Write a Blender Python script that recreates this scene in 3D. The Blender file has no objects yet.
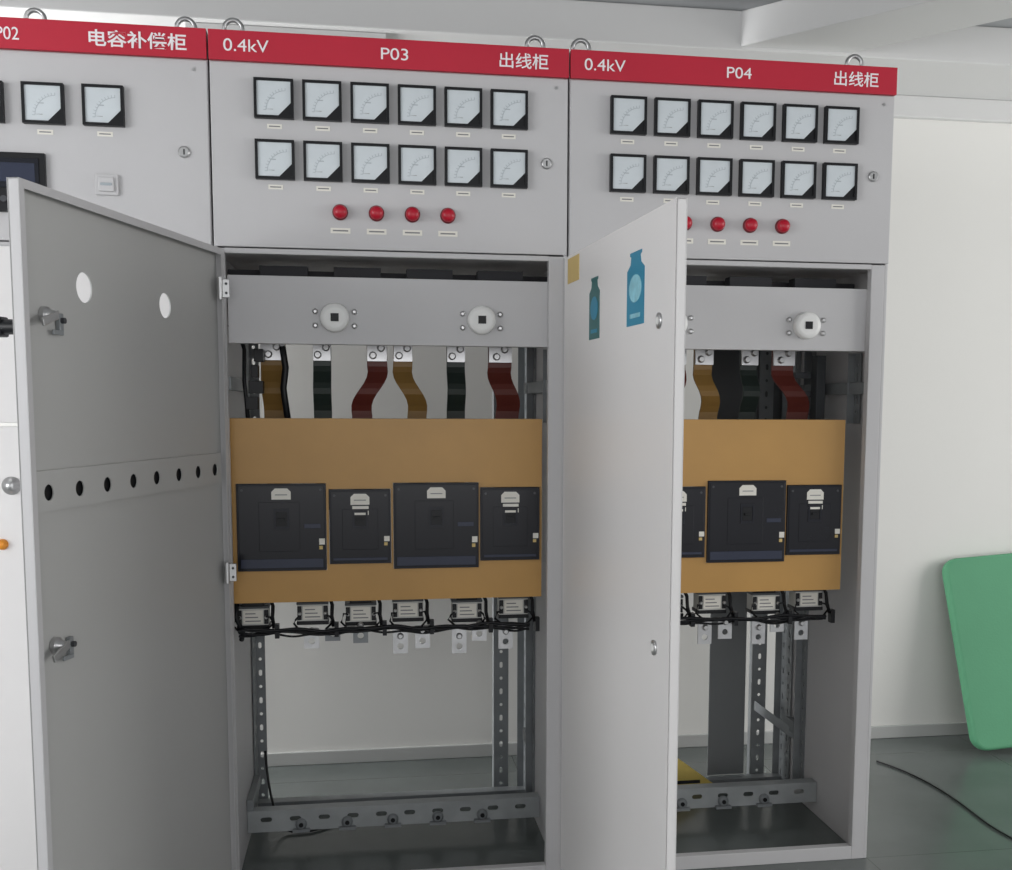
import bpy, math, random
from mathutils import Vector, Matrix, Euler
random.seed(7)
scene = bpy.context.scene
coll = scene.collection
scene.view_settings.view_transform = 'Standard'

# ------------------------------------------------------------------ materials
def lin(c):
    c = c / 255.0
    return c / 12.92 if c <= 0.04045 else ((c + 0.055) / 1.055) ** 2.4
def rgb(r, g, b): return (lin(r), lin(g), lin(b), 1.0)
def mat(name, col, rough=0.5, metal=0.0, var=0.06, scale=6.0, bump=0.0, spec=0.5, emit=0.0):
    m = bpy.data.materials.new(name); m.use_nodes = True
    nt = m.node_tree; bs = nt.nodes["Principled BSDF"]
    bs.inputs["Roughness"].default_value = rough
    bs.inputs["Metallic"].default_value = metal
    bs.inputs["Specular IOR Level"].default_value = spec
    if emit: bs.inputs["Emission Color"].default_value = col; bs.inputs["Emission Strength"].default_value = emit
    tc = nt.nodes.new("ShaderNodeTexCoord")
    no = nt.nodes.new("ShaderNodeTexNoise"); no.inputs["Scale"].default_value = scale; no.inputs["Detail"].default_value = 4
    nt.links.new(tc.outputs["Object"], no.inputs["Vector"])
    cr = nt.nodes.new("ShaderNodeValToRGB")
    cr.color_ramp.elements[0].position = 0.3; cr.color_ramp.elements[1].position = 0.7
    cr.color_ramp.elements[0].color = tuple(c * (1 - var) for c in col[:3]) + (1,)
    cr.color_ramp.elements[1].color = tuple(min(1, c * (1 + var)) for c in col[:3]) + (1,)
    nt.links.new(no.outputs["Fac"], cr.inputs["Fac"])
    nt.links.new(cr.outputs["Color"], bs.inputs["Base Color"])
    if bump > 0:
        n2 = nt.nodes.new("ShaderNodeTexNoise"); n2.inputs["Scale"].default_value = scale * 40
        nt.links.new(tc.outputs["Object"], n2.inputs["Vector"])
        b = nt.nodes.new("ShaderNodeBump"); b.inputs["Strength"].default_value = bump; b.inputs["Distance"].default_value = 0.002
        nt.links.new(n2.outputs["Fac"], b.inputs["Height"]); nt.links.new(b.outputs["Normal"], bs.inputs["Normal"])
    return m
PAINT = mat("cabinet_paint", rgb(192, 191, 192), 0.42, var=0.02, scale=3, bump=0.05)
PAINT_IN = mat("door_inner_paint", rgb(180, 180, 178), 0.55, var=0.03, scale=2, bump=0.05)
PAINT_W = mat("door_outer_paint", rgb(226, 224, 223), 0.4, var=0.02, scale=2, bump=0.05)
PANELG = mat("rear_panel_paint", rgb(118, 121, 122), 0.55, var=0.06, scale=4)
PANELD = mat("dark_panel_paint", rgb(84, 87, 89), 0.55, var=0.06, scale=4)
RAIL = mat("galvanized_steel", rgb(134, 138, 140), 0.42, 0.2, var=0.12, scale=14)
RAILL = mat("bright_galvanized_steel", rgb(162, 166, 167), 0.42, 0.25, var=0.12, scale=14)
RAILD = mat("dark_bracket_steel", rgb(70, 73, 76), 0.5, 0.2, var=0.12, scale=14)
RED = mat("red_strip", rgb(186, 30, 54), 0.4, var=0.03)
WHITE = mat("white_lettering", rgb(240, 236, 238), 0.5, var=0.01)
BLACK = mat("black_plastic", rgb(20, 21, 24), 0.4, var=0.1, spec=.3)
SEAM = mat("dark_gasket", rgb(50, 50, 54), 0.7)
FACE = mat("meter_dial", rgb(206, 213, 217), 0.25, var=0.04, scale=20)
TICK = mat("dial_ink", rgb(160, 168, 174), 0.5)
GLOBE = mat("red_lamp_lens", rgb(176, 16, 42), 0.35, var=0.05)
LAMPR = mat("lamp_ring", rgb(110, 30, 40), 0.35)
LABEL = mat("paper_label", rgb(228, 225, 216), 0.6, var=0.02)
INK = mat("label_ink", rgb(120, 120, 122), 0.6)
BOARD = mat("ochre_insulating_board", rgb(184, 140, 74), 0.38, var=0.07, scale=5, bump=0.05)
BOARD_E = mat("board_edge", rgb(196, 154, 88), 0.5)
BRK = mat("breaker_case", rgb(28, 30, 38), 0.3, var=0.08, spec=.25)
BRK2 = mat("breaker_front", rgb(20, 21, 28), 0.2, var=0.1, spec=.3)
BRK3 = mat("breaker_strip", rgb(52, 57, 74), 0.25, var=0.08, spec=.3)
BUSY = mat("busbar_sleeve_yellow", rgb(146, 112, 58), 0.45, var=0.1)
BUSG = mat("busbar_sleeve_green", rgb(40, 50, 46), 0.45, var=0.1)
BUSR = mat("busbar_sleeve_red", rgb(102, 44, 36), 0.45, var=0.1)
TIN = mat("tinned_copper", rgb(196, 196, 197), 0.3, 0.75, var=0.10, scale=30)
CHROME = mat("plated_steel", rgb(190, 190, 190), 0.3, 0.8, var=0.05)
DGREY = mat("dark_handle", rgb(60, 62, 66), 0.4)
CTW = mat("transformer_case", rgb(196, 196, 191), 0.5, var=0.08)
KNOB = mat("white_knob", rgb(230, 230, 228), 0.35, var=0.02)
STB = mat("sticker_teal", rgb(34, 132, 164), 0.4, var=0.1)
STG = mat("sticker_green", rgb(44, 102, 102), 0.4, var=0.15)
STW = mat("sticker_pale", rgb(140, 196, 210), 0.5, var=0.2, scale=40)
TAG = mat("paper_tag", rgb(206, 180, 118), 0.7)
ORANGE = mat("orange_button", rgb(220, 140, 40), 0.4)
YELLOW = mat("yellow_card", rgb(226, 200, 104), 0.6)
GREEN = mat("mint_foam", rgb(86, 152, 114), 0.7, var=0.05, scale=4, bump=0.2)
WALLM = mat("wall_plaster", rgb(226, 225, 221), 0.85, var=0.012, scale=1.5, bump=0.1)
CEILM = mat("ceiling_grey", rgb(160, 162, 164), 0.85, var=0.02, scale=1.5)
BEAMM = mat("beam_plaster", rgb(208, 208, 207), 0.85, var=0.015, scale=1.5)
LUMI = mat("lamp_diffuser", rgb(240, 240, 238), 0.5, var=0.01, emit=.35)
BASEM = mat("baseboard_grey", rgb(182, 183, 181), 0.5, var=0.03)

def floor_material():
    m = bpy.data.materials.new("glossy_floor"); m.use_nodes = True
    nt = m.node_tree; bs = nt.nodes["Principled BSDF"]
    tc = nt.nodes.new("ShaderNodeTexCoord")
    br = nt.nodes.new("ShaderNodeTexBrick"); br.offset = 0
    br.inputs["Scale"].default_value = 1.0; br.inputs["Brick Width"].default_value = 0.8; br.inputs["Row Height"].default_value = 0.8
    br.inputs["Mortar Size"].default_value = 0.0014
    br.inputs["Color1"].default_value = rgb(104, 110, 108); br.inputs["Color2"].default_value = rgb(106, 112, 110)
    br.inputs["Mortar"].default_value = rgb(76, 82, 81)
    no = nt.nodes.new("ShaderNodeTexNoise"); no.inputs["Scale"].default_value = 4; no.inputs["Detail"].default_value = 8
    mx = nt.nodes.new("ShaderNodeMix"); mx.data_type = 'RGBA'; mx.blend_type = 'MULTIPLY'; mx.inputs[0].default_value = 0.4
    nt.links.new(tc.outputs["Object"], br.inputs["Vector"]); nt.links.new(tc.outputs["Object"], no.inputs["Vector"])
    nt.links.new(br.outputs["Color"], mx.inputs[6]); nt.links.new(no.outputs["Fac"], mx.inputs[7])
    nt.links.new(mx.outputs[2], bs.inputs["Base Color"])
    mr = nt.nodes.new("ShaderNodeMapRange"); mr.inputs[3].default_value = 0.12; mr.inputs[4].default_value = 0.30
    nt.links.new(no.outputs["Fac"], mr.inputs[0]); nt.links.new(mr.outputs[0], bs.inputs["Roughness"])
    return m
FLOORM = floor_material()

# ------------------------------------------------------------------ builder
class B:
    def __init__(s, *mats): s.v = []; s.f = []; s.m = []; s.sm = []; s.mats = list(mats)
    def _i(s, m):
        if m is None: return 0
        if m not in s.mats: s.mats.append(m)
        return s.mats.index(m)
    def raw(s, vs, fs, m=None, smooth=False):
        o = len(s.v); k = s._i(m)
        s.v += [tuple(v) for v in vs]
        for f in fs: s.f.append([i + o for i in f]); s.m.append(k); s.sm.append(smooth)
        return s
    def box(s, x0, x1, y0, y1, z0, z1, m=None):
        if x0 > x1: x0, x1 = x1, x0
        if y0 > y1: y0, y1 = y1, y0
        if z0 > z1: z0, z1 = z1, z0
        vs = [(x0,y0,z0),(x1,y0,z0),(x1,y1,z0),(x0,y1,z0),(x0,y0,z1),(x1,y0,z1),(x1,y1,z1),(x0,y1,z1)]
        return s.raw(vs, [(0,3,2,1),(4,5,6,7),(0,1,5,4),(1,2,6,5),(2,3,7,6),(3,0,4,7)], m)
    def prof(s, c, axis, rings, m=None, seg=24):
        ax = Vector(axis).normalized(); q = Vector((0, 0, 1)).rotation_difference(ax); c = Vector(c)
        vs = []; fs = []
        for (r, h) in rings:
            for i in range(seg):
                a = 2 * math.pi * i / seg
                vs.append(c + q @ Vector((r * math.cos(a), r * math.sin(a), h)))
        for k in range(len(rings) - 1):
            for i in range(seg):
                j = (i + 1) % seg
                fs.append((k*seg+i, k*seg+j, (k+1)*seg+j, (k+1)*seg+i))
        s.raw(vs, fs, m, True)
        n = len(rings)
        s.raw(vs[:seg], [tuple(reversed(range(seg)))], m); s.raw(vs[(n-1)*seg:], [tuple(range(seg))], m)
        return s
    def cyl(s, c, axis, r, h, m=None, seg=20): return s.prof(c, axis, [(r, 0), (r, h)], m, seg)
    def tube(s, pts, r, m=None, seg=8, closed=False):
        P = [Vector(p) for p in pts]; n = len(P); vs = []; fs = []
        up = Vector((0.13, 0.27, 0.95)).normalized()
        for i, p in enumerate(P):
            if closed: t = P[(i+1) % n] - P[i-1]
            else: t = P[min(i+1, n-1)] - P[max(i-1, 0)]
            t.normalize(); a = t.cross(up)
            if a.length < 1e-3: a = t.cross(Vector((1, 0, 0)))
            a.normalize(); b = t.cross(a)
            for k in range(seg):
                an = 2 * math.pi * k / seg
                vs.append(p + a * (r * math.cos(an)) + b * (r * math.sin(an)))
        for i in range(n if closed else n - 1):
            i2 = (i + 1) % n
            for k in range(seg):
                k2 = (k + 1) % seg
                fs.append((i*seg+k, i*seg+k2, i2*seg+k2, i2*seg+k))
        if not closed: fs += [tuple(range(seg)), tuple(reversed(range((n-1)*seg, n*seg)))]
        return s.raw(vs, fs, m, True)
    def strip(s, pts, w, t, m=None):
        vs = []; fs = []
        for (x, y, z) in pts:
            vs += [(x-w/2, y-t/2, z), (x+w/2, y-t/2, z), (x+w/2, y+t/2, z), (x-w/2, y+t/2, z)]
        n = len(pts)
        for i in range(n - 1):
            for k in range(4):
                k2 = (k + 1) % 4
                fs.append((i*4+k, i*4+k2, (i+1)*4+k2, (i+1)*4+k))
        fs += [(3, 2, 1, 0), tuple((n-1)*4 + k for k in (0, 1, 2, 3))]
        return s.raw(vs, fs, m)
    def poly(s, pts, y0, y1, m=None):
        n = len(pts); vs = [(x, y0, z) for x, z in pts] + [(x, y1, z) for x, z in pts]
        fs = [tuple(range(n)), tuple(reversed(range(n, 2*n)))] + [(i, n+i, n+(i+1) % n, (i+1) % n) for i in range(n)]
        return s.raw(vs, fs, m)
    def plate(s, loops, t, fn, m=None):
        """flat sheet with real holes: loops[0] outline, others holes; fn maps (u,v,w) to xyz"""
        cu = bpy.data.curves.new("tmp", 'CURVE'); cu.dimensions = '2D'; cu.fill_mode = 'BOTH'; cu.extrude = t / 2
        for lp in loops:
            sp = cu.splines.new('POLY'); sp.points.add(len(lp) - 1)
            for p, q in zip(sp.points, lp): p.co = (q[0], q[1], 0, 1)
            sp.use_cyclic_u = True
        ob = bpy.data.objects.new("tmp", cu); coll.objects.link(ob)
        dg = bpy.context.evaluated_depsgraph_get()
        me = bpy.data.meshes.new_from_object(ob.evaluated_get(dg))
        s.raw([fn(*v.co) for v in me.vertices], [tuple(p.vertices) for p in me.polygons], m)
        bpy.data.objects.remove(ob); bpy.data.curves.remove(cu); bpy.data.meshes.remove(me)
        return s
    def done(s, name, parent=None, loc=(0,0,0), rot=(0,0,0), bevel=0.0, seg=2, label=None):
        me = bpy.data.meshes.new(name); me.from_pydata(s.v, [], s.f)
        for m in s.mats: me.materials.append(m)
        for p, k, sm in zip(me.polygons, s.m, s.sm): p.material_index = k; p.use_smooth = sm
        me.validate(); me.update()
        ob = bpy.data.objects.new(name, me); coll.objects.link(ob)
        ob.location = loc; ob.rotation_euler = rot
        if parent: ob.parent = parent
        if bevel:
            b = ob.modifiers.new("bevel", 'BEVEL'); b.width = bevel; b.segments = seg; b.limit_method = 'ANGLE'; b.angle_limit = math.radians(50)
        if label: ob["label"] = label
        return ob
def rect(x0, x1, z0, z1): return [(x0, z0), (x1, z0), (x1, z1), (x0, z1)]
def circ(x, z, r, n=24, rz=None):
    rz = rz or r
    return [(x + r*math.cos(2*math.pi*i/n), z + rz*math.sin(2*math.pi*i/n)) for i in range(n)]
def slot(x, z, w, h, n=6):
    r = h/2; c = w/2 - r; P = []
    for i in range(n+1):
        a = -math.pi/2 + math.pi*i/n; P.append((x + c + r*math.cos(a), z + r*math.sin(a)))
    for i in range(n+1):
        a = math.pi/2 + math.pi*i/n; P.append((x - c + r*math.cos(a), z + r*math.sin(a)))
    return P
def vslot(x, z, w, h): return [(x + b, z + a) for a, b in slot(0, 0, h, w)]
def empty(name, loc, label, cat):
    e = bpy.data.objects.new(name, None); e.empty_display_size = 0.1; e.location = loc; coll.objects.link(e)
    e["label"] = label; e["category"] = cat; return e
def copy_tree(ob, parent, delta):
    c = ob.copy(); coll.objects.link(c); c.parent = parent
    c.location = Vector(ob.location) + Vector(delta)
    for ch in ob.children:
        k = ch.copy(); coll.objects.link(k); k.parent = c
    return c
def text(body, x0, x1, zc, h, y, parent, m=WHITE, bold=0.0, name="lettering"):
    cu = bpy.data.curves.new("txt", 'FONT'); cu.body = body; cu.size = 1; cu.extrude = 0.01; cu.offset = bold
    ob = bpy.data.objects.new("txt", cu); coll.objects.link(ob)
    dg = bpy.context.evaluated_depsgraph_get()
    me = bpy.data.meshes.new_from_object(ob.evaluated_get(dg))
    bpy.data.objects.remove(ob)
    xs = [v.co.x for v in me.vertices]; ys = [v.co.y for v in me.vertices]
    a, b, c, d = min(xs), max(xs), min(ys), max(ys)
    for v in me.vertices:
        u, w, e = v.co
        v.co = (x0 + (u-a)/(b-a)*(x1-x0), y - 0.0006 - e*0.05, zc + ((w-c)/(d-c) - 0.5)*h)
    me.materials.append(m)
    o = bpy.data.objects.new(name, me); coll.objects.link(o); o.parent = parent
    return o

# ------------------------------------------------------------------ room
def structure(ob): ob["kind"] = "structure"; return ob
structure(B(FLOORM).box(-3.2, 5.2, -5.0, 1.05, -0.05, 0.0).done("floor"))
structure(B(WALLM).box(-3.2, 5.2, 0.97, 1.09, 0.0, 2.6).done("wall_back"))
structure(B(CEILM).box(-3.2, 5.2, -5.0, 1.09, 2.30, 2.35).done("ceiling"))
structure(B(BASEM).box(-3.2, 5.2, 0.960, 0.97, 0.0, 0.045).done("baseboard_back", bevel=0.003))
structure(B(BEAMM).box(-3.2, 5.2, 0.60, 0.97, 2.19, 2.30).box(-3.2, 5.2, 0.945, 0.97, 2.12, 2.19).done("trim_1", bevel=0.004))
def beam(name, x, y, dx, dy, L, w):
    d = Vector((dx, dy)).normalized(); n = Vector((-d.y, d.x))*w
    p = [(x, y), (x+n.x, y+n.y), (x+n.x+d.x*L, y+n.y+d.y*L), (x+d.x*L, y+d.y*L)]
    vs = [(a, b, 2.20) for a, b in p] + [(a, b, 2.30) for a, b in p]
    return structure(B(BEAMM).raw(vs, [(0,1,2,3),(7,6,5,4),(0,4,5,1),(1,5,6,2),(2,6,7,3),(3,7,4,0)]).done(name, bevel=.004))
beam("trim_2", 1.40, .62, .357, -.419, 4.0, .26)
beam("trim_3", -1.0, .62, .30, -.95, 5.0, .22)
o = B(BEAMM); o.box(-.14, .40, .63, .78, 2.165, 2.19); o.box(-.13, .39, .64, .77, 2.158, 2.166, LUMI)
cl = o.done("ceiling_light", bevel=.003); cl["label"] = "flat white rectangular luminaire fixed under the ceiling beam"; cl["category"] = "ceiling light"

# ------------------------------------------------------------------ repeated parts
H = 1.971
def meter(parent, x, z):
    o = B(BLACK)
    s = 0.0425
    o.box(-s, s, -0.010, 0.0, -s, s)
    o.plate([rect(-s, s, -s, s), rect(-s+.006, s-.006, -s+.006, s-.006)], 0.004, lambda u, v, w: (u, -0.012 + w, v))
    ob = o.done("meter", parent, (x, -0.006, z), bevel=0.001)
    d = s - 0.006
    f = B(FACE)
    f.poly([(-d, -d), (d-.028, -d), (d, -d+.028), (d, d), (-d, d)], -0.0108, -0.0098)
    cx, cz = d - .010, -d + .010
    for k in range(11):
        a = math.radians(92 + 86 * k / 10); r0, r1 = 0.044, 0.049
        c, si = math.cos(a), math.sin(a); w = .0005
        f.poly([(cx+c*r0-si*w, cz+si*r0+c*w), (cx+c*r1-si*w, cz+si*r1+c*w), (cx+c*r1+si*w, cz+si*r1-c*w), (cx+c*r0+si*w, cz+si*r0-c*w)], -0.0112, -0.0106, TICK)
    for k in range(10):
        a0 = math.radians(92 + 86*k/10); a1 = math.radians(92 + 86*(k+1)/10); r0, r1 = .043, .0438
        f.poly([(cx+math.cos(a0)*r0, cz+math.sin(a0)*r0), (cx+math.cos(a0)*r1, cz+math.sin(a0)*r1), (cx+math.cos(a1)*r1, cz+math.sin(a1)*r1), (cx+math.cos(a1)*r0, cz+math.sin(a1)*r0)], -0.0112, -0.0106, TICK)
    f.poly([(cx-.028, cz+.0027), (cx-.044, cz+.0032), (cx-.028, cz+.0037)], -.0114, -.0106, INK)
    f.box(-.010, .002, -.0112, -.0106, -.001, .001, TICK)
    f.done("dial_face", ob)
    l = B(LABEL); l.box(-.016, .016, -.001, 0, -s-.020, -s-.010)
    l.box(-.012, .012, -.0014, -.0009, -s-.0162, -s-.0138, INK)
    l.done("label_plate", ob)
    return ob
def lamp(parent, x, z):
    o = B(LAMPR); o.prof((0, 0, 0), (0, -1, 0), [(.0175, 0), (.0175, .006), (.015, .008)], LAMPR)
    ob = o.done("indicator_lamp", parent, (x, -0.006, z))
    g = B(GLOBE); g.prof((0, -.007, 0), (0, -1, 0), [(.0150, 0), (.0150, .008), (.012, .013), (.007, .016), (.001, .0165)])
    g.done("lamp_lens", ob)
    l = B(LABEL); l.box(-.022, .022, -.001, 0, -.046, -.034); l.box(-.017, .017, -.0014, -.0009, -.0415, -.0385, INK)
    l.done("label_plate", ob)
    return ob
def lock(parent, x, z, y=-0.006):
    o = B(CHROME); o.prof((0, 0, 0), (0, -1, 0), [(.013, 0), (.013, .003), (.010, .005)])
    o.box(-.0015, .0015, -.0056, -.004, -.006, .006, BLACK)
    return o.done("panel_lock", parent, (x, y, z))
def eye(parent, x, y):
    o = B(CHROME)
    o.prof((0, 0, 0), (0, 0, 1), [(.016, 0), (.016, .006), (.009, .008), (.008, .016)])
    o.tube([(.020*math.cos(a), 0, .034 + .020*math.sin(a)) for a in [2*math.pi*i/20 for i in range(20)]], .0055, closed=True)
    return o.done("lifting_eye", parent, (x, y, H))

def shell(parent):
    o = B(PAINT)
    o.box(0.0015, .010, 0, .6, 0.0, H-.001); o.box(.790, .7985, 0, .6, 0.0, H-.001)
    o.box(.010, .790, .002, .6, H-.008, H-.001)
    o.box(.010, .790, .592, .6, 1.44, H-.008)
    o.box(.010, .790, .002, .59, 1.502, 1.508)
    o.box(.010, .024, -.001, .022, .0, 1.508)
    o.box(.756, .790, -.001, .022, .0, 1.508)
    o.box(.024, .756, -.001, .022, 1.497, 1.509)
    o.box(.024, .756, -.001, .022, .0, .035)
    o.box(.010, .790, -.001, .020, H-.10, H-.001)
    return o.done("body_shell", parent, bevel=0.0015)
def header(parent):
    o = B(RED); o.box(.002, .798, -.014, -.001, H-.0632, H)
    return o.done("header_strip", parent, bevel=0.001)
def ipanel(parent):
    o = B(PAINT); o.box(.003, .797, -.006, 0, 1.511, H-.0655)
    o.cyl((.77, -.006, H-.085), (0, -1, 0), .004, .0015, CHROME, 10)
    return o.done("instrument_panel", parent, bevel=0.0015)

def perf_v(parent, name, x0, x1, y, z0, z1, pitch=.04, along='x', d=.02, cols=1, m=RAIL):
    """vertical perforated angle; flange width along x (or y), short return flange"""
    o = B(m); w = x1 - x0; loops = [rect(x0, x1, z0, z1)]
    z = z0 + pitch; k = 0
    while z < z1 - pitch*.6:
        for c in range(cols):
            xc = x0 + w*(c+.5)/cols
            loops.append(vslot(xc, z, min(.009, w*.4/cols), .018 if (k+c) % 2 else .0095))
        z += pitch; k += 1
    if along == 'x':
        o.plate(loops, .002, lambda u, v, w_: (u, y + w_, v)); o.box(x0, x0+.002, y, y+d, z0, z1)
    else:
        o.plate(loops, .002, lambda u, v, w_: (y + w_, u, v)); o.box(y-d, y, x1-.002, x1, z0, z1)
    return o.done(name, parent)
def bar(parent, name, a, m=RAIL, bevel=.001):
    return B(m).box(*a).done(name, parent, bevel=bevel)

def breaker(parent, x0, x1, z0, z1, wide):
    w = x1-x0; h = z1-z0; cx = w/2
    o = B(BRK)
    o.box(0, w, 0, .030, 0, h)
    o.box(.004, w-.004, -.0016, 0, .004, h-.004, BRK2)
    if wide:
        o.box(.007, w-.007, -.0022, -.001, .007, .028, BRK3)
        o.box(.050, w-.060, -.0026, -.001, .046, h-.042, BRK2)
        o.box(w-.050, w-.012, -.0024, -.001, h*.49, h*.54, BRK3)
    else:
        o.box(.030, w-.030, -.0026, -.001, .034, h-.046, BRK2)
        o.box(.008, w-.008, -.0022, -.001, .008, .014, BRK3)
    o.plate([rect(cx-.018, cx+.018, h*.48, h*.72), rect(cx-.013, cx+.013, h*.51, h*.69)], .0015, lambda u, v, t: (u, -.0034 + t, v), BRK)
    for sx in (.012, w-.012):
        o.cyl((sx, -.0016, h-.014), (0, -1, 0), .003, .001, DGREY, 10)
    ob = o.done("circuit_breaker", parent, (x0, .042, z0), bevel=0.0008)
    t = B(BLACK); t.box(cx-.008, cx+.008, -.008, -.0025, h*.58, h*.61); t.box(cx-.012, cx+.012, -.0034, -.0024, h*.52, h*.68)
    t.done("toggle", ob, bevel=0.0006)
    l = B(LABEL); l.poly([(cx-.022, h-.036), (cx+.022, h-.036), (cx+.022, h-.018), (cx+.014, h-.010), (cx-.014, h-.010), (cx-.022, h-.018)], -.0032, -.0014)
    l.box(cx-.014, cx+.014, -.0036, -.0030, h-.026, h-.024, INK)
    if not wide: l.box(cx-.018, cx+.020, -.0040, -.0024, h-.060, h-.050); l.box(cx-.018, cx+.020, -.0036, -.0014, h-.046, h-.039, LABEL)
    l.done("label_plate", ob)
    q = B(LABEL); q.box(w-.016, w-.003, -.0032, -.0014, h*.30, h*.37); q.box(w-.016, w-.008, -.0034, -.0014, h*.245, h*.285, TAG)
    q.done("warning_sticker", ob)
    return ob

def bus_path(x_top, x_bot, z0=.90, z1=1.45, y=.22, zm=(1.14, 1.26)):
    P = []
    for i in range(41):
        z = z0 + (z1-z0)*i/40
        t = min(1, max(0, (z-zm[0])/(zm[1]-zm[0]))); s = t*t*(3-2*t)
        bulge = .008*math.sin(2*math.pi*t)*(-1 if x_top > x_bot else 1) if abs(x_top-x_bot) > .01 else 0
        P.append((x_bot + (x_top-x_bot)*s + bulge*.6, y - .03*math.sin(math.pi*s), z))
    return P

def feeder_interior(parent, variant=0):
    dx = 0 if variant == 0 else -.026
    o = B(PAINT); o.box(.026, .764, .022, .025, 1.300, 1.452); o.box(.026, .764, .025, .05, 1.300, 1.303); o.box(.026, .764, .025, .05, 1.449, 1.452)
    o.done("mounting_plate", parent, bevel=0.0008)
    for k in range(4): bar(parent, "cable_duct", (.09+.17*k, .20+.17*k, .10, .14, 1.458, 1.484), SEAM)
    bar(parent, "cross_rail", (.012, .788, .16, .18, 1.455, 1.480), SEAM)
    first = None
    for kx in (.263, .600):
        if first is None:
            k = B(KNOB); k.prof((0, 0, 0), (0, -1, 0), [(.033, 0), (.033, .014), (.030, .019), (.022, .020)], KNOB, 32)
            k.box(-.009, .009, -.022, -.018, -.009, .009, BLACK)
            first = k.done("rotary_knob", parent, (kx, .022, 1.360))
            for sx in (-.044, .044):
                for sz in (-.018, .014):
                    B(CHROME).prof((sx, 0, sz), (0, -1, 0), [(.0065, 0), (.0065, .004), (.003, .006)], CHROME, 12).done("mounting_screw", first)
        else: copy_tree(first, parent, (.337, 0, 0))
    brk = [(.032, .235, .774, .978, True), (.243, .386, .788, .964, False), (.393, .595, .774, .978, True), (.600, .743, .790, .966, False)]
    brk = [(max(b[0]+dx, .022), b[1]+dx, b[2], b[3], b[4]) for b in brk]
    xr = .748 + dx
    o = B(BOARD)
    loops = [rect(.018, xr, .698, 1.130)] + [rect(b[0]-.001, b[1]+.001, b[2]-.001, b[3]+.001) for b in brk]
    o.plate(loops, .005, lambda u, v, w: (u, .050 + w, v))
    o.box(.018, xr, .052, .115, 1.126, 1.130)
    o.box(.018, xr, .052, .100, .698, .702)
    o.box(xr-.0015, xr+.0015, .048, .115, .698, 1.130, BOARD_E)
    o.done("insulating_board", parent)
    for b in brk: breaker(parent, *b)
    bars = [(.108, .114, BUSY, .060), (.226, .226, BUSG, .044), (.360, .322, BUSR, .050), (.424, .458, BUSY, .048), (.556, .556, BUSG, .046), (.668, .686, BUSR, .060)]
    if variant: bars = [(.090, .090, BUSR, .05), (.204, .204, BUSG, .044), (.330, .300, BUSR, .048), (.402, .418, BUSY, .050), (.526, .526, BUSG, .046), (.620, .664, BUSR, .060)]
    for (a, b_, m, w) in bars:
        ob = B(m).strip(bus_path(a, b_), w, .006).done("busbar", parent, bevel=0.001)
        j = B(TIN); j.box(a-w*.48, a+w*.48, .205, .214, 1.270, 1.345)
        for sx, sz in ((-.010, 1.284), (.010, 1.302)):
            j.prof((a+sx, .205, sz), (0, -1, 0), [(.0095, 0), (.0095, .003), (.0065, .003), (.0065, .010)], CHROME, 12)
        j.done("bolted_joint", ob)
    for y, z, m in ((.24, 1.38, BUSY), (.32, 1.40, BUSG), (.40, 1.38, BUSR)): bar(parent, "main_busbar", (.02, .78, y, y+.008, z, z+.06), m)
    rnd = random.Random(3 + variant)
    for i, x in enumerate((.058, .198, .313, .427, .572, .688)):
        x += dx if x + dx > .05 else 0
        up = .004 if i % 2 else -.002
        z = .658 + up + (.004*i/5)
        o = B(CTW)
        o.box(-.036, .036, 0, .045, -.022, .020)
        o.box(-.038, .038, -.004, .05, -.030, -.021, BLACK); o.box(-.038, .038, -.002, .047, .019, .025, RAILD); o.box(-.026, .026, .002, .04, .025, .036, BLACK)
        for sx in (-.031, .031): o.box(sx-.005, sx+.005, -.004, .0, -.018, .016, BLACK)
        ob = o.done("current_transformer", parent, (x, .100, z), bevel=0.0012)
        l = B(LABEL); l.box(-.023, .023, -.002, -.0004, -.017, .015)
        for q in range(3): l.box(-.018, .018 - .006*q, -.0026, -.0018, -.012+.009*q, -.0095+.009*q, INK)
        l.done("label_plate", ob)
        for sx in (-.031, .031): B(CHROME).prof((sx, -.003, -.002), (0, -1, 0), [(.0045, 0), (.0045, .003), (.002, .005)], CHROME, 10).done("terminal_screw", ob)
    tabs = [(.195, .575, TIN), (.245, .592, RAIL), (.312, .585, RAIL), (.408, .556, TIN), (.462, .568, TIN), (.552, .552, TIN), (.602, .582, TIN), (.668, .560, TIN)]
    for (x, zb, m) in tabs:
        x += dx
        o = B(m); o.plate([[(x-.018, zb), (x+.018, zb), (x+.018, .624), (x-.018, .624)], circ(x, zb+.018, .0078, 14)], .005, lambda u, v, w: (u, .098 + w, v))
        o.prof((x, .0955, zb+.044), (0, -1, 0), [(.008, 0), (.008, .004), (.005, .009)], CHROME, 12)
        o.done("terminal_tab", parent, bevel=0.001)
    o = B(BLACK)
    for s in range(5):
        P = []; a1, a2, f1, f2 = rnd.uniform(.002, .005), rnd.uniform(.0015, .0035), rnd.uniform(13, 22), rnd.uniform(30, 44)
        for i in range(101):
            u = i / 100.0
            P.append((.025 + (.70+dx)*u, .072 + .005*s + .003*math.sin(9*u+s), .626 - .0035*s + a1*math.sin(f1*u + s*1.7) + a2*math.sin(f2*u + s)))
        o.tube(P, .0038 - .0003*s)
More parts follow.
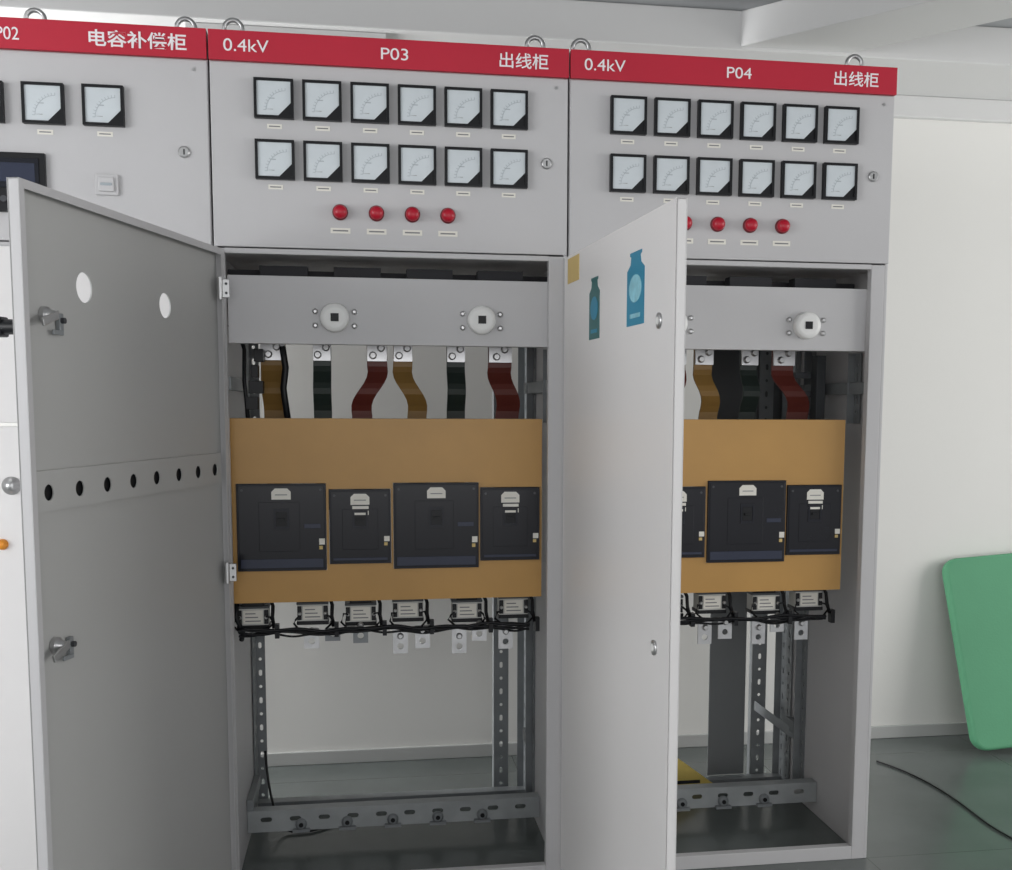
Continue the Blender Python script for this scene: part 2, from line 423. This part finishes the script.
    for x in (.058, .198, .313, .427, .572, .688):
        x += dx if x + dx > .05 else 0
        for q in (-1, 1):
            r1, r2 = rnd.uniform(.004, .012), rnd.uniform(-.006, .008)
            o.tube([(x+q*.031, .094, .656), (x+q*(.036+r1*.5), .086, .654+r2), (x+q*(.037+r1), .082, .640), (x+q*.032, .078, .626)], .0026)
        o.tube([(x+.040, .11, .70), (x+.047, .10, .68), (x+.046, .09, .655), (x+.05, .08, .630)], .0045)
        o.box(x+.052, x+.062, .074, .094, .606, .640, BLACK)
    o.tube([(.022, .09, .70), (.020, .085, .66), (.035, .085, .62), (.03, .10, .60)], .006)
    o.done("wire_harness", parent)
    o = B(BLACK)
    o.tube([(.028, .03, 1.34), (.045, .06, 1.325), (.052, .10, 1.29), (.048, .12, 1.22), (.055, .14, 1.10)], .005)
    o.tube([(.135, .16, 1.30), (.142, .15, 1.25), (.136, .15, 1.20), (.145, .16, 1.12)], .008)
    o.done("control_cabling", parent)
    for k in range(4): bar(parent, "fuse_holder", (.050+.006*k, .078+.012*(k % 2), .12+.01*k, .16+.01*k, 1.15+.038*k, 1.180+.038*k), BLACK)
    # frame posts and rails
    perf_v(parent, "rear_frame_post", .012, .040, .590, .0, 1.44)
    perf_v(parent, "rear_frame_post", .50, .586, .014, .0, 1.44, along='y', d=.003, cols=2)
    perf_v(parent, "rear_frame_post", .696, .740, .590, .0, 1.44, d=.03)
    perf_v(parent, "rear_frame_post", .500, .586, .786, .0, 1.44, along='y', d=.02, cols=2)
    bar(parent, "rear_sill", (.012, .788, .55, .588, .0, .030))
    if variant:
        bar(parent, "rear_panel", (.560, .676, .594, .598, .03, .62), PANELG)
        bar(parent, "rear_panel", (.545, .788, .594, .598, 1.02, 1.44), PANELD)
        for zz in (1.14, 1.19, 1.24): bar(parent, "support_bracket", (.690, .770, .30, .34, zz, zz+.016), RAILD)
        bar(parent, "support_bracket", (.735, .760, .26, .30, 1.10, 1.30), RAILD)
        o = B(RAIL); o.raw([(.70,.575,.235),(.70,.575,.265),(.788,.44,.20),(.788,.44,.17),(.70,.580,.235),(.70,.580,.265),(.788,.445,.20),(.788,.445,.17)],
            [(0,3,2,1),(4,5,6,7),(0,1,5,4),(1,2,6,5),(2,3,7,6),(3,0,4,7)]); o.done("brace", parent)
    o = B(RAILL)
    loops = [rect(.012, .788, .042, .098)] + [slot(.06 + .075*k, .075, .030, .013) for k in range(10)]
    o.plate(loops, .003, lambda u, v, w: (u, .300 + w, v))
    o.box(.012, .788, .30, .335, .096, .099); o.box(.012, .788, .30, .33, .042, .045)
    o.done("perforated_crossbar", parent)
    for k in range(5):
        x = .15 + .12*k
        o = B(DGREY); o.prof((x, .298, .060), (0, -1, 0), [(.015, 0), (.015, .006), (.010, .010)], RAIL, 14)
        o.box(x-.022, x+.022, .286, .299, .040, .048, RAIL); o.cyl((x, .288, .060), (0, -1, 0), .006, .003, BLACK, 10); o.done("cable_clamp", parent)
    perf_v(parent, "side_rail", .395, .430, .788, .04, 1.44, .035, along='y')
    bar(parent, "side_rail", (.770, .789, .03, .50, 1.195, 1.225)); bar(parent, "side_rail", (.770, .789, .43, .50, .20, .235))
    bar(parent, "side_rail", (.011, .028, .03, .50, 1.195, 1.225)); bar(parent, "side_rail", (.011, .028, .30, .50, .10, .13))
    perf_v(parent, "side_rail", .10, .135, .785, 1.12, 1.30, .03, along='y')

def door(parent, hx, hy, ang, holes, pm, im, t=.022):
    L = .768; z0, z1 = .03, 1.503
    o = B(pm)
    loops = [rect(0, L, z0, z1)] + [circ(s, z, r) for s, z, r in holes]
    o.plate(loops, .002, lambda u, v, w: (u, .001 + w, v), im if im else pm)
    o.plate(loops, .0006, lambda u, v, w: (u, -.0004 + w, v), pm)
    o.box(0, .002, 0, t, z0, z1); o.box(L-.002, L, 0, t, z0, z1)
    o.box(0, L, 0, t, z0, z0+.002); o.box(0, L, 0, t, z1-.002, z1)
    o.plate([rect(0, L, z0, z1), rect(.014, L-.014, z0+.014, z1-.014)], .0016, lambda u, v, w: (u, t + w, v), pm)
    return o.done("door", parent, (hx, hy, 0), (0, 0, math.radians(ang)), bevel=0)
def hinge(parent, x, y, z):
    o = B(CHROME); o.box(-.012, .014, -.004, .004, -.020, .020); o.cyl((-.006, -.006, -.024), (0, 0, 1), .006, .048)
    o.box(-.012, -.004, -.008, -.002, -.012, .012, DGREY)
    o.cyl((.007, -.004, .010), (0, -1, 0), .003, .002, DGREY, 8); o.cyl((.007, -.004, -.010), (0, -1, 0), .003, .002, DGREY, 8)
    return o.done("hinge", parent, (x, y, z), bevel=0.001)

# ------------------------------------------------------------------ cabinet: capacitor compensation (partly seen)
C2 = empty("switchgear_cabinet", (-.8, 0, 0), "light grey compensation cabinet with closed door and red header strip", "electrical cabinet")
shell(C2)
h = header(C2); text("P02", .370, .416, H-.0325, .026, -.014, h); text("电容补偿柜", .556, .757, H-.032, .035, -.014, h, bold=.014)
ipanel(C2)
m0 = meter(C2, .337, 1.797)
for k in (1, 2): copy_tree(m0, C2, (.122*k, 0, .001*k))
lock(C2, .745, 1.710)
o = B(PAINT); o.box(-.024, .024, -.008, 0, -.022, .022); o.box(-.016, .016, -.013, -.008, -.015, .015, PAINT); o.box(-.012, .012, -.015, -.012, -.003, .003, TICK)
o.done("selector_switch", C2, (.582, -.006, 1.634), bevel=.003)
o = B(BLACK); o.box(-.07, .07, -.012, 0, -.062, .062); o.box(-.058, .058, -.014, -.011, -.012, .05, BRK); o.box(-.050, .050, -.015, -.013, .0, .040, BRK3)
for k in range(4): o.cyl((-.045+.03*k, -.012, -.036), (0, -1, 0), .007, .005, DGREY, 14)
o.done("power_factor_controller", C2, (.388, -.006, 1.632), bevel=.003)
o = B(PAINT_W); o.box(.012, .788, -.022, -.001, 1.120, 1.497); o.box(.012, .788, -.022, -.001, .03, 1.112)
d2 = o.done("door", C2, bevel=.002)
o = B(CHROME); o.prof((0, 0, 0), (0, -1, 0), [(.020, 0), (.020, .004), (.013, .006), (.011, .016), (.002, .017)], CHROME, 24)
o.done("door_knob", d2, (.364, -.022, .983))
o = B(ORANGE); o.prof((0, 0, 0), (0, -1, 0), [(.012, 0), (.012, .005), (.008, .012), (.002, .013)], ORANGE, 20)
o.done("push_button", d2, (.340, -.022, .854))
eye(C2, .74, .10); eye(C2, .42, .10)

# ------------------------------------------------------------------ feeder cabinets
def feeder(x0, code, label, variant):
    C = empty("switchgear_cabinet", (x0, 0, 0), label, "electrical cabinet")
    shell(C); h = header(C)
    text("0.4kV", .034, .130, H-.0315, .026, -.014, h); text(code, .373, .433, H-.0325, .025, -.014, h)
    text("出线柜", .638, .750, H-.032, .034, -.014, h, bold=.008)
    ipanel(C)
    m = meter(C, .1387, 1.8305)
    for r in range(2):
        for k in range(6):
            if r or k: copy_tree(m, C, (.1043*k, 0, -.1305*r))
    l = lamp(C, .279, 1.5916)
    for k in (1, 2, 3): copy_tree(l, C, (.0805*k, 0, 0))
    lock(C, .748, 1.716)
    eye(C, .045, .09); eye(C, .735, .09)
    feeder_interior(C, variant)
    hinge(C, .024, -.040, 1.415); hinge(C, .024, -.040, .785)
    return C
C3 = feeder(0.0, "P03", "light grey feeder cabinet with wide-open door showing its grey inner side", 0)
C4 = feeder(0.8, "P04", "light grey feeder cabinet with half-open door carrying blue stickers", 1)
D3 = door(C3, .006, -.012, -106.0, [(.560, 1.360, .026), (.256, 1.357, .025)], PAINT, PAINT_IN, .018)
D3["label"] = "grey inner side with two round cut-outs"
o = B(PAINT_IN)
hs = [.703, .609, .516, .42, .326, .228, .136, .05]
o.plate([rect(.017, .751, .988, 1.054)] + [circ(s, 1.018, .0135, 18) for s in hs], .002, lambda u, v, w: (u, .007 + w, v))
o.box(.017, .751, .002, .007, .988, .990); o.box(.017, .751, .002, .007, 1.052, 1.054)
o.box(.018, .750, .0022, .003, .990, 1.052, BLACK)  # black backing stands in for the shade inside the hollow strip
o.done("stiffening_strip", D3)
def latch(parent, s, z):
    o = B(CHROME)
    o.prof((0, 0, 0), (0, 1, 0), [(.014, 0), (.014, .008), (.009, .012), (.007, .022)], CHROME, 18)
    o.raw([(-.006, .020, -.006), (.038, .020, -.020), (.038, .024, -.020), (-.006, .024, -.006), (-.006, .020, .008), (.042, .020, -.008), (.042, .024, -.008), (-.006, .024, .008)],
          [(0,3,2,1),(4,5,6,7),(0,1,5,4),(1,2,6,5),(2,3,7,6),(3,0,4,7)], CHROME)
    o.box(-.046, -.034, 0, .008, -.026, .006, RAIL); o.box(-.042, -.012, .006, .010, -.030, -.022, RAIL)
    o.cyl((-.040, .008, -.006), (0, 1, 0), .005, .006, DGREY, 10)
    return o.done("latch", parent, (s, .003, z), bevel=.001)
latch(D3, .690, 1.303); latch(D3, .698, .765)
o = B(BLACK); o.box(-.014, .014, -.006, 0, -.05, .05); o.prof((0, -.006, 0), (0, -1, 0), [(.013, 0), (.012, .046)], BLACK, 16); o.box(-.012, .012, -.066, -.050, -.016, .016)
o.done("door_handle", D3, (.710, -.001, 1.283), bevel=.004)
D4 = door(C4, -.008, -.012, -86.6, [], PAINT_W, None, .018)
D4["label"] = "pale outer side with two blue-green stickers"
def sticker(parent, s, z, w, h, m, m2):
    o = B(m)
    y0, y1 = -.0016, -.0006
    o.poly([(-w/2, -h/2), (w/2, -h/2), (w/2, h*.26), (w*.30, h*.34), (w*.26, h*.44), (w*.34, h*.46), (w*.34, h*.5), (-w*.34, h*.5), (-w*.34, h*.46), (-w*.26, h*.44), (-w*.30, h*.34), (-w/2, h*.26)], y0, y1)
    o.poly(circ(0, .0, w*.36, 20, h*.19), y0-.0005, y0, m2)
    o.box(-w*.30, w*.30, y0-.0005, y0, -h*.40, -h*.34, m2)
    return o.done("sticker", parent, (s, 0, z))
sticker(D4, .266, 1.366, .080, .128, STG, STB); sticker(D4, .552, 1.378, .105, .134, STB, STW)
o = B(TAG); o.box(-.052, .050, -.0018, -.0006, -.028, .028); o.done("paper_tag", D4, (.085, 0, 1.468))
for z in (1.309, .734):
    o = B(CHROME); o.prof((0, 0, 0), (0, -1, 0), [(.014, 0), (.014, .003), (.010, .004)], CHROME, 20); o.cyl((0, -.004, 0), (0, -1, 0), .007, .001, KNOB, 12)
    o.done("door_lock", D4, (.692, -.0008, z))

# ------------------------------------------------------------------ loose things
def rounded(w, h, r, n=8):
    P = []
    for cx, cz, a0 in ((w-r, r, -90), (w-r, h-r, 0), (r, h-r, 90), (r, r, 180)):
        for i in range(n+1):
            a = math.radians(a0 + 90*i/n); P.append((cx + r*math.cos(a), cz + r*math.sin(a)))
    return P
o = B(GREEN); o.poly(rounded(.95, .655, .05), -.04, 0.0)
g = o.done("foam_mat", None, (2.340, .765, .004), bevel=.010, seg=3)
g.rotation_euler = Euler((math.radians(-16), math.radians(-4.0), 0), 'XYZ')
g["label"] = "mint green padded mat with rounded corners leaning on wall"; g["category"] = "mat"
o = B(YELLOW); o.poly([(0, 0), (.15, 0), (.15, .028), (.02, .125), (0, .125)], -.002, .002)
o.poly([(.02, .030), (.11, .030), (.11, .040), (.02, .040)], -.003, -.002, BLACK)
y = o.done("warning_card", None, (1.205, .520, .002), (math.radians(-12), 0, 0))
y["label"] = "yellow card standing against the rear sill inside the cabinet"; y["category"] = "card"
o = B(BLACK); P = []
for i in range(60):
    u = i/59
    P.append((.045 + .18*u**1.3, .48 - .10*math.sin(math.pi*u*.8), .005 + .20*max(0, 1-u*1.6)**3))
o.tube(P, .0035)
w = o.done("loose_cable"); w["label"] = "thin black cable curled on the floor inside cabinet"; w["category"] = "cable"
o = B(BLACK); P = []
for i in range(50):
    u = i/49; P.append((1.98 + .10*u + .03*math.sin(5*u), .72 - .72*u + .02*math.sin(8*u), .0035))
o.tube(P, .0028)
w = o.done("loose_cable"); w["label"] = "thin dark cable lying across the floor beside the cabinet"; w["category"] = "cable"

# ------------------------------------------------------------------ light
wd = bpy.data.worlds.new("world"); scene.world = wd; wd.use_nodes = True
bg = wd.node_tree.nodes["Background"]; bg.inputs[0].default_value = (.97, .98, 1.0, 1); bg.inputs[1].default_value = 0.92
def area(name, loc, target, sx, sy, e, col):
    l = bpy.data.lights.new(name, 'AREA'); l.shape = 'RECTANGLE'; l.size = sx; l.size_y = sy; l.energy = e; l.color = col
    ob = bpy.data.objects.new(name, l); coll.objects.link(ob); ob.location = loc
    d = Vector(target) - Vector(loc); ob.rotation_euler = d.to_track_quat('-Z', 'Y').to_euler()
area("window_daylight", (-3.0, -2.6, 1.5), (1.2, .2, 1.1), 2.2, 1.8, 70, (.985, .99, 1))
area("side_fill", (4.9, -1.6, 1.5), (1.9, .97, 1.3), 2.2, 1.7, 56, (1, .99, .97))  # added fill lamp, brightens the right wall and the inner door face
area("front_fill", (1.0, -4.9, 1.4), (.6, 0, .9), 3.0, 1.6, 22, (.99, .99, 1))  # added fill lamp behind the camera, lifts the cabinet interiors
area("aisle_fill", (4.9, .80, 1.1), (0, .80, 1.1), .30, 1.9, 30, (1, .995, .985))  # added lamp at the right end, lights the gap behind the cabinets
area("aisle_fill_far", (-2.2, .79, .95), (1, .80, .95), .30, 1.8, 105, (.985, .99, 1))  # added lamp at the left end, brightens the wall seen through the openings

# ------------------------------------------------------------------ camera
yaw, pitch, roll = .15935, -.10304, .00446
fv = Vector((math.sin(yaw)*math.cos(pitch), math.cos(yaw)*math.cos(pitch), math.sin(pitch)))
rv = Vector((math.cos(yaw), -math.sin(yaw), 0)); uv = rv.cross(fv)
r2 = math.cos(roll)*rv + math.sin(roll)*uv; u2 = -math.sin(roll)*rv + math.cos(roll)*uv
cd = bpy.data.cameras.new("camera"); cam = bpy.data.objects.new("camera", cd); coll.objects.link(cam)
M = Matrix((r2, u2, -fv)).transposed().to_4x4(); M.translation = Vector((.32421, -2.56576, 1.16096)); cam.matrix_world = M
cd.sensor_width = 36; cd.sensor_fit = 'HORIZONTAL'; cd.lens = 1096.03/1012*36
cd.shift_x = (506-539.55)/1012; cd.shift_y = (519.49-435)/1012; cd.clip_start = .05
scene.camera = cam
